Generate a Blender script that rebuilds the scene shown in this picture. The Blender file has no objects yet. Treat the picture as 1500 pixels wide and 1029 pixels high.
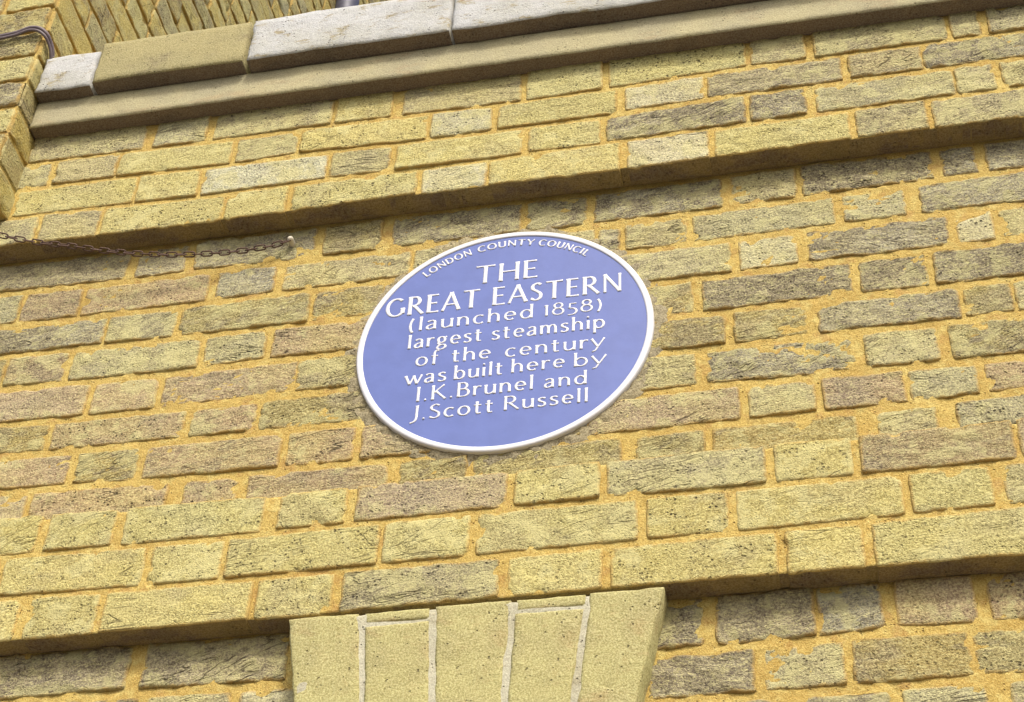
import bpy, math, random
from mathutils import Vector, Matrix, noise

# ------------------------------------------------------------------ camera
scene = bpy.context.scene
col = scene.collection
cam_data = bpy.data.cameras.new('camera')
cam_data.sensor_width = 36.0
cam_data.lens = 61.938
cam_data.clip_start = 0.05
cam_data.clip_end = 400.0
cam = bpy.data.objects.new('camera', cam_data)
col.objects.link(cam)
_right = Vector((0.97953359, 0.19737943, 0.03943746))
_up = Vector((0.10842873, -0.68251466, 0.72278417))
_fwd = Vector((-0.16957937, 0.70371522, 0.68994763))
_m = Matrix((_right, _up, -_fwd)).transposed().to_4x4()
_m.translation = Vector((0.0, -1.87676, 1.59586))
cam.matrix_world = _m
scene.camera = cam

# ------------------------------------------------------------------ light
SUN_DIR = Vector((0.42, -1.0, 1.22)).normalized()          # towards the sun
SUN_EL = math.asin(SUN_DIR.z)
world = bpy.data.worlds.new('World')
scene.world = world
world.use_nodes = True
wn = world.node_tree
bg = wn.nodes['Background']
sky = wn.nodes.new('ShaderNodeTexSky')
sky.sky_type = 'NISHITA'
sky.sun_disc = False
sky.sun_elevation = SUN_EL
sky.sun_rotation = math.atan2(SUN_DIR.x, SUN_DIR.y)
sky.air_density = 1.0
sky.dust_density = 5.0
sky.ozone_density = 0.6
wn.links.new(sky.outputs[0], bg.inputs[0])
bg.inputs[1].default_value = 0.105
sun = bpy.data.lights.new('sun', 'SUN')
sun.energy = 1.5
sun.angle = math.radians(10)
sun.color = (1.0, 0.96, 0.88)
sun_ob = bpy.data.objects.new('sun', sun)
col.objects.link(sun_ob)
sun_ob.rotation_euler = SUN_DIR.to_track_quat('Z', 'Y').to_euler()
scene.view_settings.view_transform = 'Standard'
scene.view_settings.look = 'None'
scene.view_settings.exposure = 1.24
scene.view_settings.gamma = 1.0
scene.view_settings.use_curve_mapping = False
scene.render.engine = 'CYCLES'
scene.cycles.max_bounces = 8
scene.cycles.diffuse_bounces = 6

rnd = random.Random(11)

# ------------------------------------------------------------------ helpers
def lin(r, g, b, k=0.72):
    f = lambda v: (v / 255 / 12.92 if v / 255 <= 0.04045 else ((v / 255 + 0.055) / 1.055) ** 2.4) * k
    return (f(r), f(g), f(b), 1.0)

def mesh_obj(name, verts, faces, mat, parent=None, origin=(0, 0, 0), smooth=True, edge=None):
    me = bpy.data.meshes.new(name)
    ox, oy, oz = origin
    me.from_pydata([(x - ox, y - oy, z - oz) for x, y, z in verts], [], faces)
    if smooth:
        me.polygons.foreach_set('use_smooth', [True] * len(me.polygons))
    if edge is not None:
        a = me.attributes.new('edge', 'FLOAT', 'POINT')
        a.data.foreach_set('value', edge)
    me.materials.append(mat)
    me.update()
    o = bpy.data.objects.new(name, me)
    col.objects.link(o)
    if parent is not None:
        o.parent = parent
        p = parent.get('_at', (0, 0, 0))
        o.location = (ox - p[0], oy - p[1], oz - p[2])
    else:
        o.location = origin
    o['_at'] = (ox, oy, oz)
    return o

def empty(name, loc, label=None, cat=None, group=None):
    o = bpy.data.objects.new(name, None)
    col.objects.link(o)
    o.location = loc
    o.empty_display_size = 0.1
    o['_at'] = tuple(loc)
    if label:
        o['label'] = label
        o['category'] = cat
    if group:
        o['group'] = group
    return o

def fbm(x, y, z, s, octv=3):
    return noise.fractal(Vector((x * s, y * s, z * s)), 1.0, 2.0, octv)

class NT:
    """small helper to write node materials"""
    def __init__(self, name):
        self.m = bpy.data.materials.new(name)
        self.m.use_nodes = True
        self.t = self.m.node_tree
        self.b = self.t.nodes['Principled BSDF']
        self.b.inputs['Specular IOR Level'].default_value = 0.25
    def n(self, kind, **kw):
        o = self.t.nodes.new(kind)
        for k, v in kw.items():
            if k.startswith('_'):
                setattr(o, k[1:], v)
        return o
    def link(self, a, b):
        self.t.links.new(a, b)
    def val(self, sock, v):
        if hasattr(v, 'is_output'):
            self.link(v, sock)
        else:
            sock.default_value = v
    def math(self, op, a, b=0.0, c=0.0, clamp=False):
        o = self.t.nodes.new('ShaderNodeMath')
        o.operation = op
        o.use_clamp = clamp
        self.val(o.inputs[0], a)
        self.val(o.inputs[1], b)
        if op in ('MULTIPLY_ADD',):
            self.val(o.inputs[2], c)
        return o.outputs[0]
    def mix(self, f, a, b, mode='MIX'):
        o = self.t.nodes.new('ShaderNodeMix')
        o.data_type = 'RGBA'
        o.blend_type = mode
        self.val(o.inputs[0], f)
        self.val(o.inputs[6], a)
        self.val(o.inputs[7], b)
        return o.outputs[2]
    def step(self, v, lo, hi, a=0.0, b=1.0):
        o = self.t.nodes.new('ShaderNodeMapRange')
        o.interpolation_type = 'SMOOTHSTEP'
        self.val(o.inputs[0], v)
        o.inputs[1].default_value = lo
        o.inputs[2].default_value = hi
        self.val(o.inputs[3], a)
        self.val(o.inputs[4], b)
        return o.outputs[0]
    def noise(self, vec, scale, detail=4.0, rough=0.55, dist=0.0):
        o = self.t.nodes.new('ShaderNodeTexNoise')
        self.link(vec, o.inputs['Vector'])
        o.inputs['Scale'].default_value = scale
        o.inputs['Detail'].default_value = detail
        o.inputs['Roughness'].default_value = rough
        o.inputs['Distortion'].default_value = dist
        return o.outputs[0]
    def voro(self, vec, scale, feature='F1'):
        o = self.t.nodes.new('ShaderNodeTexVoronoi')
        o.feature = feature
        self.link(vec, o.inputs['Vector'])
        o.inputs['Scale'].default_value = scale
        return o.outputs[0]
    def mapping(self, vec, scale=(1, 1, 1), rot=(0, 0, 0), loc=None):
        o = self.t.nodes.new('ShaderNodeMapping')
        self.link(vec, o.inputs[0])
        o.inputs['Scale'].default_value = scale
        o.inputs['Rotation'].default_value = rot
        if loc is not None:
            self.val(o.inputs['Location'], loc)
        return o.outputs[0]
    def bump(self, h, dist, strength=1.0, nrm=None):
        o = self.t.nodes.new('ShaderNodeBump')
        self.link(h, o.inputs['Height'])
        o.inputs['Distance'].default_value = dist
        o.inputs['Strength'].default_value = strength
        if nrm is not None:
            self.link(nrm, o.inputs['Normal'])
        return o.outputs[0]

# ------------------------------------------------------------------ materials
def brick_material():
    k = NT('stock_brick')
    tc = k.n('ShaderNodeTexCoord')
    oi = k.n('ShaderNodeObjectInfo')
    at = k.n('ShaderNodeAttribute', _attribute_name='edge')
    off = k.n('ShaderNodeVectorMath', _operation='SCALE')
    comb = k.n('ShaderNodeCombineXYZ')
    for i, mlt in enumerate((31.0, 17.0, 53.0)):
        k.link(k.math('MULTIPLY', oi.outputs['Random'], mlt), comb.inputs[i])
    add = k.n('ShaderNodeVectorMath', _operation='ADD')
    k.link(tc.outputs['Object'], add.inputs[0])
    k.link(comb.outputs[0], add.inputs[1])
    v = add.outputs[0]
    base = oi.outputs['Color']
    wn_ = k.n('ShaderNodeTexWhiteNoise', _noise_dimensions='1D')
    k.link(oi.outputs['Random'], wn_.inputs['W'])
    sep = k.n('ShaderNodeSeparateColor')
    k.link(wn_.outputs['Color'], sep.inputs[0])
    ra, rb, rc = sep.outputs[0], sep.outputs[1], sep.outputs[2]
    rotv = k.n('ShaderNodeVectorRotate', _rotation_type='Y_AXIS')
    k.link(v, rotv.inputs['Vector'])
    k.link(k.math('MULTIPLY_ADD', ra, 0.55, -0.12), rotv.inputs['Angle'])
    rv = rotv.outputs[0]
    dirt = oi.outputs['Alpha']                     # 0 clean ... 1 coarse and blackened
    # long tonal patches
    big = k.noise(v, 9.0, 5.0, 0.6)
    c1 = k.mix(k.math('MULTIPLY', k.step(big, 0.42, 0.62), k.math('MULTIPLY_ADD', dirt, -0.75, 1.0)), base, k.mix(0.45, base, lin(222, 206, 112)))
    big2 = k.noise(k.mapping(v, (1, 1, 1), (0, 0, 0), (3.1, 7.7, 1.9)), 11.0, 4.0, 0.6)
    c2 = k.mix(k.math('MULTIPLY', k.step(big2, 0.48, 0.64, 0.0, 0.75), k.math('MULTIPLY_ADD', dirt, 0.8, 0.2)), c1, lin(136, 126, 124))
    # sooty skin that survives in patches, more of it on dirty bricks
    sv = k.mapping(rv, (0.8, 1, 1.9))
    soot_n = k.math('ADD', k.math('MULTIPLY', k.noise(sv, 34.0, 7.0, 0.72), 0.6), k.math('MULTIPLY', k.noise(v, 8.0, 3.0, 0.5), 0.4))
    soot_t = k.math('MULTIPLY_ADD', dirt, 0.20, -0.15)
    soot = k.step(k.math('ADD', soot_n, soot_t), 0.48, 0.54)
    c3 = k.mix(k.math('MULTIPLY', soot, k.math('MULTIPLY_ADD', dirt, 0.68, 0.14)), c2, lin(104, 90, 92))
    # creases: thin folds running along the brick
    cv = k.mapping(rv, (0.5, 1, 2.9))
    cn = k.noise(cv, 13.0, 3.0, 0.5, 1.1)
    crease = k.step(k.math('ABSOLUTE', k.math('SUBTRACT', cn, 0.5)), 0.0, 0.026, 1.0, 0.0)
    cm = k.step(k.noise(v, 13.0, 2.0), 0.50, 0.60)
    crease = k.math('MULTIPLY', k.math('MULTIPLY', crease, cm), k.math('MULTIPLY', rb, k.math('MULTIPLY_ADD', dirt, 0.8, 0.7)))
    # pits
    pn = k.noise(v, 60.0, 2.0)
    vd = k.voro(v, 150.0)
    pits = k.math('MULTIPLY', k.math('MULTIPLY', k.step(vd, 0.16, 0.34, 1.0, 0.0), k.step(pn, 0.47, 0.60)), k.math('MULTIPLY_ADD', rc, 1.1, 0.05))
    vd2 = k.voro(v, 330.0)
    pits2 = k.math('MULTIPLY', k.step(vd2, 0.20, 0.42, 1.0, 0.0), k.step(pn, 0.36, 0.52))
    fine = k.noise(v, 330.0, 4.0, 0.7)
    mid = k.noise(sv, 150.0, 4.0, 0.7)
    c3 = k.mix(k.math('MULTIPLY', k.step(mid, 0.52, 0.62), k.math('MULTIPLY_ADD', dirt, 0.72, 0.12)), c3, lin(232, 222, 160))
    c3 = k.mix(k.math('MULTIPLY', k.step(mid, 0.34, 0.46, 1.0, 0.0), k.math('MULTIPLY_ADD', dirt, 0.5, 0.12)), c3, lin(88, 74, 60))
    c4 = k.mix(k.step(fine, 0.34, 0.66), k.mix(0.46, c3, lin(78, 64, 44)), k.mix(0.38, c3, lin(248, 238, 172)))
    c5 = k.mix(k.math('MULTIPLY', pits, 0.75), c4, lin(60, 50, 40))
    c6 = k.mix(k.math('MULTIPLY', crease, 0.55), c5, lin(66, 55, 42))
    # lime and mortar smeared on the arrises
    en = k.math('ADD', at.outputs['Fac'], k.math('MULTIPLY_ADD', k.noise(v, 70.0, 4.0, 0.7), 1.1, -0.62))
    c7 = k.mix(k.step(en, 0.36, 0.95, 0.0, 0.8), c6, lin(206, 172, 98))
    pale = k.step(k.math('ADD', k.noise(v, 22.0, 5.0, 0.7), k.math('MULTIPLY', ra, 0.12)), 0.58, 0.68, 0.0, 0.55)
    c7 = k.mix(pale, c7, lin(216, 208, 148))
    k.link(c7, k.b.inputs['Base Color'])
    k.b.inputs['Roughness'].default_value = 0.93
    h = k.math('MULTIPLY', k.noise(sv, 90.0, 6.0, 0.7), k.math('MULTIPLY_ADD', dirt, 1.5, 0.55))
    h = k.math('ADD', h, k.math('MULTIPLY', fine, k.math('MULTIPLY_ADD', dirt, 0.4, 0.35)))
    h = k.math('SUBTRACT', h, k.math('MULTIPLY', pits, 0.9))
    h = k.math('SUBTRACT', h, k.math('MULTIPLY', pits2, 0.30))
    h = k.math('SUBTRACT', h, k.math('MULTIPLY', crease, 0.9))
    k.link(k.bump(h, 0.0040), k.b.inputs['Normal'])
    return k.m

def mortar_material():
    k = NT('lime_mortar')
    tc = k.n('ShaderNodeTexCoord')
    v = tc.outputs['Object']
    n1 = k.noise(v, 7.0, 4.0, 0.6)
    n2 = k.noise(v, 45.0, 5.0, 0.65)
    c = k.mix(k.step(n1, 0.38, 0.62), lin(202, 170, 84), lin(214, 186, 98))
    c = k.mix(k.step(n2, 0.48, 0.66, 0.0, 0.75), c, lin(226, 208, 126))
    c = k.mix(k.step(k.noise(v, 26.0, 4.0), 0.56, 0.68, 0.0, 0.6), c, lin(184, 138, 74))
    fine = k.noise(v, 420.0, 4.0, 0.7)
    c = k.mix(k.step(fine, 0.34, 0.66), k.mix(0.36, c, lin(130, 88, 36)), k.mix(0.26, c, lin(250, 230, 160)))
    pits = k.math('MULTIPLY', k.step(k.voro(v, 170.0), 0.12, 0.28, 1.0, 0.0), k.step(k.noise(v, 40.0), 0.52, 0.6))
    c = k.mix(k.math('MULTIPLY', pits, 0.5), c, lin(110, 76, 40))
    k.link(c, k.b.inputs['Base Color'])
    k.b.inputs['Roughness'].default_value = 0.95
    h = k.math('ADD', k.math('MULTIPLY', k.noise(v, 110.0, 5.0, 0.7), 1.0), k.math('MULTIPLY', fine, 0.4))
    h = k.math('SUBTRACT', h, k.math('MULTIPLY', pits, 0.7))
    k.link(k.bump(h, 0.0040), k.b.inputs['Normal'])
    return k.m

def stone_material(name, c_a, c_b, c_dirt, dirt=0.5, grain=0.3, bump=0.0015, dscale=18.0):
    k = NT(name)
    tc = k.n('ShaderNodeTexCoord')
    v = tc.outputs['Object']
    n1 = k.noise(v, 6.0, 5.0, 0.6)
    c = k.mix(k.step(n1, 0.38, 0.64), c_a, c_b)
    n2 = k.noise(k.mapping(v, (0.6, 1, 1.6), (0, 0.1, 0)), dscale, 7.0, 0.7)
    c = k.mix(k.step(n2, 0.53, 0.66, 0.0, dirt), c, c_dirt)
    c = k.mix(k.step(k.noise(v, 19.0, 6.0, 0.7, 0.6), 0.50, 0.66, 0.0, dirt * 0.5), c, tuple(0.62 * q for q in c_a[:3]) + (1,))
    fine = k.noise(v, 360.0, 4.0, 0.7)
    c = k.mix(k.step(fine, 0.34, 0.66), k.mix(grain, c, lin(70, 62, 40)), k.mix(grain * 0.6, c, lin(245, 240, 200)))
    pits = k.math('MULTIPLY', k.step(k.voro(v, 140.0), 0.10, 0.26, 1.0, 0.0), k.step(k.noise(v, 22.0), 0.50, 0.6))
    c = k.mix(k.math('MULTIPLY', pits, 0.6), c, lin(80, 68, 45))
    k.link(c, k.b.inputs['Base Color'])
    k.b.inputs['Roughness'].default_value = 0.9
    h = k.math('ADD', k.noise(v, 80.0, 6.0, 0.7), k.math('MULTIPLY', fine, 0.4))
    h = k.math('SUBTRACT', h, k.math('MULTIPLY', pits, 0.8))
    k.link(k.bump(h, bump), k.b.inputs['Normal'])
    return k.m

def plain_material(name, c, rough=0.5, spec=0.4, var=0.0, metallic=0.0, bump=0.0, scale=60.0, coat=0.0):
    k = NT(name)
    tc = k.n('ShaderNodeTexCoord')
    n = k.noise(tc.outputs['Object'], scale, 5.0, 0.6)
    cc = k.mix(k.step(n, 0.35, 0.65), c, tuple(x * (1 - var) for x in c[:3]) + (1,))
    k.link(cc, k.b.inputs['Base Color'])
    k.b.inputs['Roughness'].default_value = rough
    k.b.inputs['Specular IOR Level'].default_value = spec
    k.b.inputs['Metallic'].default_value = metallic
    k.b.inputs['Coat Weight'].default_value = coat
    if bump:
        k.link(k.bump(n, bump), k.b.inputs['Normal'])
    return k.m

M_BRICK = brick_material()
M_MORTAR = mortar_material()
M_ARCH = stone_material('rubbed_gault_brick', lin(196, 188, 118), lin(184, 172, 112), lin(180, 152, 92), 0.7, 0.40, 0.0026)
M_PUTTY = stone_material('lime_putty', lin(208, 204, 180), lin(190, 184, 156), lin(150, 138, 100), 0.5, 0.25, 0.0025)
M_CORNICE = stone_material('weathered_stone', lin(192, 182, 140), lin(174, 166, 134), lin(186, 158, 118), 0.45, 0.28, 0.0018, 10.0)
M_COPING = stone_material('olive_lichened_stone', lin(176, 164, 110), lin(164, 154, 106), lin(128, 112, 84), 0.5, 0.30, 0.0022)
M_WHITE_COPING = stone_material('flaking_white_paint_on_stone', lin(210, 212, 214), lin(196, 196, 188), lin(158, 142, 92), 0.85, 0.20, 0.0030, 34.0)
M_CEMENT = stone_material('grey_brown_cement', lin(176, 160, 120), lin(150, 138, 112), lin(110, 92, 70), 0.6, 0.4, 0.0035, 40.0)
M_BLUE = plain_material('blue_glaze', lin(110, 128, 198, 0.60), 0.42, 0.35, 0.08, bump=0.0004, scale=26.0)
M_BLUE.node_tree.nodes['Principled BSDF'].inputs['Roughness'].default_value = 0.3
M_GLAZE = plain_material('white_glaze', lin(238, 239, 243, 0.66), 0.4, 0.35, 0.05, bump=0.0003, scale=40.0)
M_RUST = plain_material('rusty_chain_iron', lin(112, 88, 76), 0.75, 0.3, 0.45, bump=0.001, scale=300.0)
M_BOLT = plain_material('white_painted_iron', lin(226, 218, 196), 0.55, 0.3, 0.1, scale=200.0)
M_CABLE = plain_material('dull_purple_cable_sheath', lin(128, 114, 118), 0.6, 0.4, 0.25, scale=80.0)
M_PIPE = plain_material('blue_grey_painted_iron', lin(84, 84, 104), 0.55, 0.4, 0.3, scale=50.0)
M_PAVE = stone_material('paving_stone', lin(170, 156, 138), lin(158, 146, 130), lin(120, 110, 100), 0.5, 0.2, 0.002)
M_SOFFIT = stone_material('brown_unpainted_stone', lin(140, 118, 94), lin(124, 106, 90), lin(100, 84, 74), 0.6, 0.25, 0.002)  # darker brown than the stone fronts; bottom faces of cornice and coping
M_UNDER = stone_material('dark_olive_underside', lin(166, 142, 84), lin(152, 128, 84), lin(116, 94, 84), 0.8, 0.25, 0.003)  # darker olive tone for the bottom faces of both brick bands
M_LEAD = plain_material('grey_roof_felt', lin(110, 108, 106), 0.8, 0.2, 0.2)

TONE = {   # brick colour, coarseness
    'Y': ((204, 193, 122), 0.12), 'W': ((222, 218, 184), 0.25), 'G': ((196, 188, 144), 0.45),
    'S': ((176, 170, 152), 0.62), 'B': ((180, 158, 124), 0.45), 'P': ((190, 162, 132), 0.46),
    'F': ((226, 200, 98), 0.40), 'O': ((184, 164, 98), 0.66), 'D': ((200, 190, 162), 0.88),
}
BRICKS = [
  (-3, 'U', [(-1.3634,-1.1405,4.0045,4.0031,4.074,4.074,'G'), (-1.1248,-1.0226,4.0026,4.0016,4.074,4.074,'G'), (-1.011,-0.7915,4.0013,4.0016,4.074,4.074,'G'), (-0.7865,-0.6816,4.0017,3.999,4.074,4.074,'Y'), (-0.6643,-0.4516,3.9986,3.9936,4.074,4.074,'G'), (-0.4431,-0.3091,3.9936,3.9963,4.074,4.074,'Y'), (-0.2996,-0.0638,3.9966,4.0061,4.074,4.074,'Y'), (-0.0569,0.0362,4.0064,4.0036,4.074,4.074,'G'), (0.0499,0.2688,4.0032,4.0054,4.074,4.074,'G'), (0.2755,0.3243,4.0052,4.004,4.074,4.074,'G'), (0.3353,0.5504,4.0037,4.0046,4.074,4.074,'G')]),
  (-2, 'U', [(-1.3848,-1.3088,3.9347,3.9347,3.9964,3.9965,'G'), (-1.2997,-1.1815,3.9348,3.9341,3.9967,3.9961,'G'), (-1.1789,-0.9654,3.9341,3.9276,3.996,3.9911,'Y'), (-0.9579,-0.8461,3.9278,3.9345,3.9909,3.992,'G'), (-0.8422,-0.6127,3.9325,3.9235,3.9921,3.9888,'Y'), (-0.6079,-0.4999,3.9236,3.925,3.9887,3.9862,'W'), (-0.4903,-0.2843,3.925,3.9248,3.986,3.9887,'Y'), (-0.2715,-0.1374,3.9293,3.9345,3.9892,3.9946,'W'), (-0.1328,0.0911,3.9344,3.9328,3.9947,3.9951,'S'), (0.1013,0.2209,3.9361,3.9341,3.9952,3.9966,'B'), (0.222,0.4509,3.9341,3.9349,3.9966,3.9952,'S')]),
  (-1, 'U', [(-1.3587,-1.1321,3.8603,3.8567,3.9258,3.9248,'Y'), (-1.1296,-1.0135,3.8567,3.8519,3.9247,3.9207,'Y'), (-1.0085,-0.7839,3.8519,3.855,3.9205,3.9171,'W'), (-0.779,-0.6729,3.8549,3.853,3.917,3.9157,'G'), (-0.6633,-0.4449,3.852,3.8503,3.9156,3.9162,'Y'), (-0.4345,-0.3119,3.8533,3.852,3.9161,3.9156,'Y'), (-0.3027,-0.0716,3.8549,3.8576,3.9156,3.9248,'D'), (-0.0649,0.0284,3.8576,3.8581,3.9247,3.9232,'D'), (0.0417,0.2641,3.8582,3.8603,3.923,3.9253,'G'), (0.2651,0.3271,3.8602,3.8586,3.9253,3.925,'G'), (0.3367,0.5487,3.8588,3.8621,3.925,3.9275,'G')]),
  (0, 'U', [(-1.4344,-1.3003,3.7829,3.783,3.8529,3.8508,'G'), (-1.2927,-1.183,3.7831,3.7806,3.8507,3.8489,'G'), (-1.1779,-0.9594,3.7805,3.78,3.8489,3.8439,'Y'), (-0.9546,-0.8459,3.7799,3.7789,3.844,3.8454,'Y'), (-0.8387,-0.6207,3.7799,3.7824,3.8455,3.8426,'Y'), (-0.6137,-0.5021,3.7823,3.7812,3.8425,3.8418,'W'), (-0.4987,-0.28,3.7811,3.7765,3.8418,3.8473,'Y'), (-0.2688,-0.134,3.778,3.7797,3.8473,3.8485,'W'), (-0.1262,0.091,3.7801,3.783,3.8485,3.8501,'Y'), (0.0997,0.2118,3.7848,3.7826,3.8502,3.8514,'G'), (0.2192,0.4463,3.7826,3.7837,3.8515,3.8524,'G')]),
  (1, 'M', [(-1.4002,-1.129,3.7136,3.7057,3.7701,3.7678,'D'), (-1.1142,-1.0239,3.7059,3.7075,3.7678,3.7675,'D'), (-1.0106,-0.7981,3.7078,3.7036,3.7675,3.7691,'D'), (-0.7862,-0.6828,3.7035,3.7038,3.7691,3.7696,'O'), (-0.6664,-0.4486,3.7039,3.7024,3.7696,3.7675,'D'), (-0.4407,-0.3401,3.7024,3.7021,3.7673,3.765,'D'), (-0.3289,-0.1208,3.7021,3.7042,3.7647,3.7679,'D'), (-0.1076,-0.0022,3.7044,3.706,3.7687,3.7701,'G'), (0.0042,0.2099,3.7061,3.7099,3.77,3.7701,'D'), (0.2225,0.277,3.7098,3.7104,3.7701,3.7702,'D'), (0.2906,0.4139,3.7108,3.7141,3.7702,3.7709,'D')]),
  (2, 'M', [(-1.4237,-1.3088,3.6302,3.6301,3.7017,3.6985,'G'), (-1.3051,-1.1989,3.6301,3.6287,3.6984,3.6951,'P'), (-1.1952,-0.9724,3.6287,3.6286,3.695,3.6942,'P'), (-0.9593,-0.8578,3.6287,3.6295,3.6938,3.6916,'S'), (-0.8449,-0.6289,3.6297,3.6322,3.6915,3.6911,'G'), (-0.6243,-0.5154,3.6322,3.6315,3.6911,3.6903,'G'), (-0.5087,-0.3262,3.6314,3.6303,3.6902,3.6896,'G'), (-0.3218,-0.2867,3.6303,3.6301,3.6896,3.6899,'D'), (-0.279,-0.1789,3.63,3.6312,3.69,3.6909,'G'), (-0.1714,0.0516,3.6313,3.6337,3.691,3.6945,'G'), (0.0632,0.1594,3.6337,3.6342,3.6947,3.6966,'G'), (0.1801,0.3911,3.6343,3.6357,3.697,3.7011,'D')]),
  (3, 'M', [(-1.3654,-1.1403,3.5588,3.5564,3.6176,3.616,'D'), (-1.1355,-1.017,3.5564,3.5532,3.616,3.616,'G'), (-1.01,-0.7901,3.5532,3.5531,3.616,3.6181,'O'), (-0.7844,-0.6677,3.5531,3.5528,3.6182,3.62,'O'), (-0.6609,-0.5558,3.5528,3.5528,3.62,3.6192,'O'), (-0.3516,-0.1135,3.5531,3.5537,3.618,3.6199,'G'), (-0.1029,-0.0119,3.5549,3.557,3.6201,3.6209,'W'), (0.0027,0.2148,3.557,3.5574,3.6209,3.622,'D'), (0.2249,0.2812,3.5575,3.5577,3.6221,3.6224,'W'), (0.2902,0.4373,3.5578,3.5595,3.6225,3.6235,'G')]),
  (4, 'M', [(-1.4185,-1.299,3.4852,3.484,3.547,3.5455,'O'), (-1.2954,-1.1904,3.484,3.4803,3.5455,3.5444,'P'), (-1.1822,-0.9631,3.4802,3.4767,3.5443,3.5413,'G'), (-0.9563,-0.8521,3.4775,3.483,3.5414,3.5427,'G'), (-0.8429,-0.6274,3.4804,3.478,3.5426,3.5403,'P'), (-0.2713,-0.1751,3.4756,3.4761,3.5409,3.5409,'O'), (-0.1616,0.0626,3.4763,3.477,3.5408,3.5445,'D'), (0.0737,0.1738,3.477,3.4769,3.5446,3.5448,'D'), (0.1828,0.3936,3.4768,3.477,3.5448,3.5464,'D')]),
  (5, 'M', [(-1.3788,-1.1368,3.4072,3.4004,3.4723,3.4669,'P'), (-1.1298,-1.02,3.4002,3.3993,3.4668,3.4651,'P'), (-1.0121,-0.7924,3.3993,3.4026,3.4649,3.4661,'P'), (-0.7924,-0.6807,3.4026,3.4023,3.4661,3.4659,'G'), (-0.3288,-0.1286,3.4054,3.4038,3.4634,3.4643,'O'), (-0.1175,-0.009,3.4038,3.4042,3.4645,3.4647,'O'), (0.006,0.2113,3.4043,3.4049,3.4647,3.4643,'D'), (0.2162,0.2856,3.405,3.4057,3.4643,3.4643,'O'), (0.2885,0.3991,3.4057,3.4069,3.4643,3.4645,'G')]),
  (6, 'M', [(-1.3059,-1.1856,3.3381,3.3338,3.3943,3.39,'O'), (-1.181,-0.9619,3.3336,3.3311,3.3898,3.3867,'P'), (-0.953,-0.8465,3.3313,3.3298,3.3867,3.3866,'P'), (-0.8411,-0.636,3.3298,3.3281,3.3865,3.3902,'O'), (-0.2774,-0.1747,3.3258,3.3288,3.3934,3.3924,'G'), (-0.1598,0.0525,3.3276,3.3255,3.392,3.3919,'D'), (0.067,0.1717,3.3254,3.3249,3.392,3.3923,'G'), (0.1869,0.3852,3.3248,3.3244,3.3923,3.3943,'O')]),
  (7, 'M', [(-1.3672,-1.1354,3.2675,3.2607,3.3264,3.3204,'P'), (-1.1253,-1.0245,3.2604,3.2559,3.3203,3.3192,'O'), (-1.0146,-0.7974,3.2557,3.2517,3.3191,3.3169,'P'), (-0.7878,-0.6834,3.2513,3.2502,3.3168,3.3159,'P'), (-0.6739,-0.5567,3.2502,3.2503,3.3159,3.315,'P'), (-0.4079,-0.3436,3.2512,3.2519,3.314,3.3136,'G'), (-0.3366,-0.1148,3.2519,3.2541,3.3136,3.3145,'P'), (-0.1032,-0.0079,3.2541,3.2536,3.3143,3.3135,'G'), (0.0007,0.1163,3.2536,3.2535,3.3134,3.3127,'P'), (0.121,0.2155,3.2536,3.256,3.3126,3.3122,'G'), (0.2257,0.3354,3.2565,3.2602,3.3121,3.3119,'P')]),
  (8, 'M', [(-1.345,-1.1898,3.1862,3.1841,3.2543,3.2496,'P'), (-1.1831,-0.9634,3.184,3.1795,3.2495,3.2422,'P'), (-0.941,-0.8542,3.1793,3.1785,3.2417,3.2403,'P'), (-0.8405,-0.6265,3.1784,3.1783,3.24,3.2377,'P'), (-0.6112,-0.5082,3.1784,3.179,3.2377,3.238,'O'), (-0.5012,-0.285,3.179,3.1797,3.2381,3.2396,'O'), (-0.2656,-0.1672,3.1796,3.1797,3.2396,3.2408,'O'), (-0.1576,0.0442,3.1798,3.1797,3.241,3.241,'O'), (0.0702,0.1523,3.1797,3.1803,3.241,3.2419,'G'), (0.178,0.377,3.1807,3.1839,3.2425,3.2488,'G')]),
  (9, 'L', [(-1.2568,-1.1336,3.1059,3.1061,3.177,3.1754,'Y'), (-1.1219,-1.0165,3.1061,3.106,3.1752,3.1729,'Y'), (-1.0028,-0.792,3.1052,3.1043,3.1723,3.1699,'Y'), (-0.772,-0.6706,3.1064,3.1061,3.1707,3.1701,'Y'), (-0.6577,-0.4403,3.1062,3.1079,3.1702,3.1714,'P'), (-0.4307,-0.3102,3.108,3.1075,3.1715,3.1718,'Y'), (-0.3017,-0.0836,3.1075,3.1054,3.1718,3.1717,'G'), (-0.0726,0.0311,3.1055,3.1058,3.1717,3.1717,'Y'), (0.041,0.2429,3.1059,3.1066,3.1717,3.1739,'B'), (0.2482,0.3612,3.1066,3.1065,3.174,3.1757,'P')]),
  (10, 'L', [(-1.2945,-1.1814,3.0356,3.034,3.0978,3.0981,'Y'), (-1.173,-0.9578,3.0339,3.0286,3.0981,3.0964,'Y'), (-0.9497,-0.843,3.0284,3.0286,3.0963,3.0963,'Y'), (-0.837,-0.6169,3.0285,3.0289,3.0963,3.0985,'Y'), (-0.6111,-0.4893,3.029,3.0297,3.0986,3.0996,'Y'), (-0.4807,-0.259,3.0295,3.0299,3.0996,3.0991,'Y'), (-0.247,-0.1376,3.0298,3.0296,3.099,3.0979,'Y'), (-0.1277,0.0902,3.0296,3.0317,3.0978,3.0981,'Y'), (0.099,0.2041,3.0318,3.0335,3.0981,3.0984,'Y'), (0.2179,0.4146,3.0337,3.0371,3.0985,3.0984,'G')]),
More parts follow.
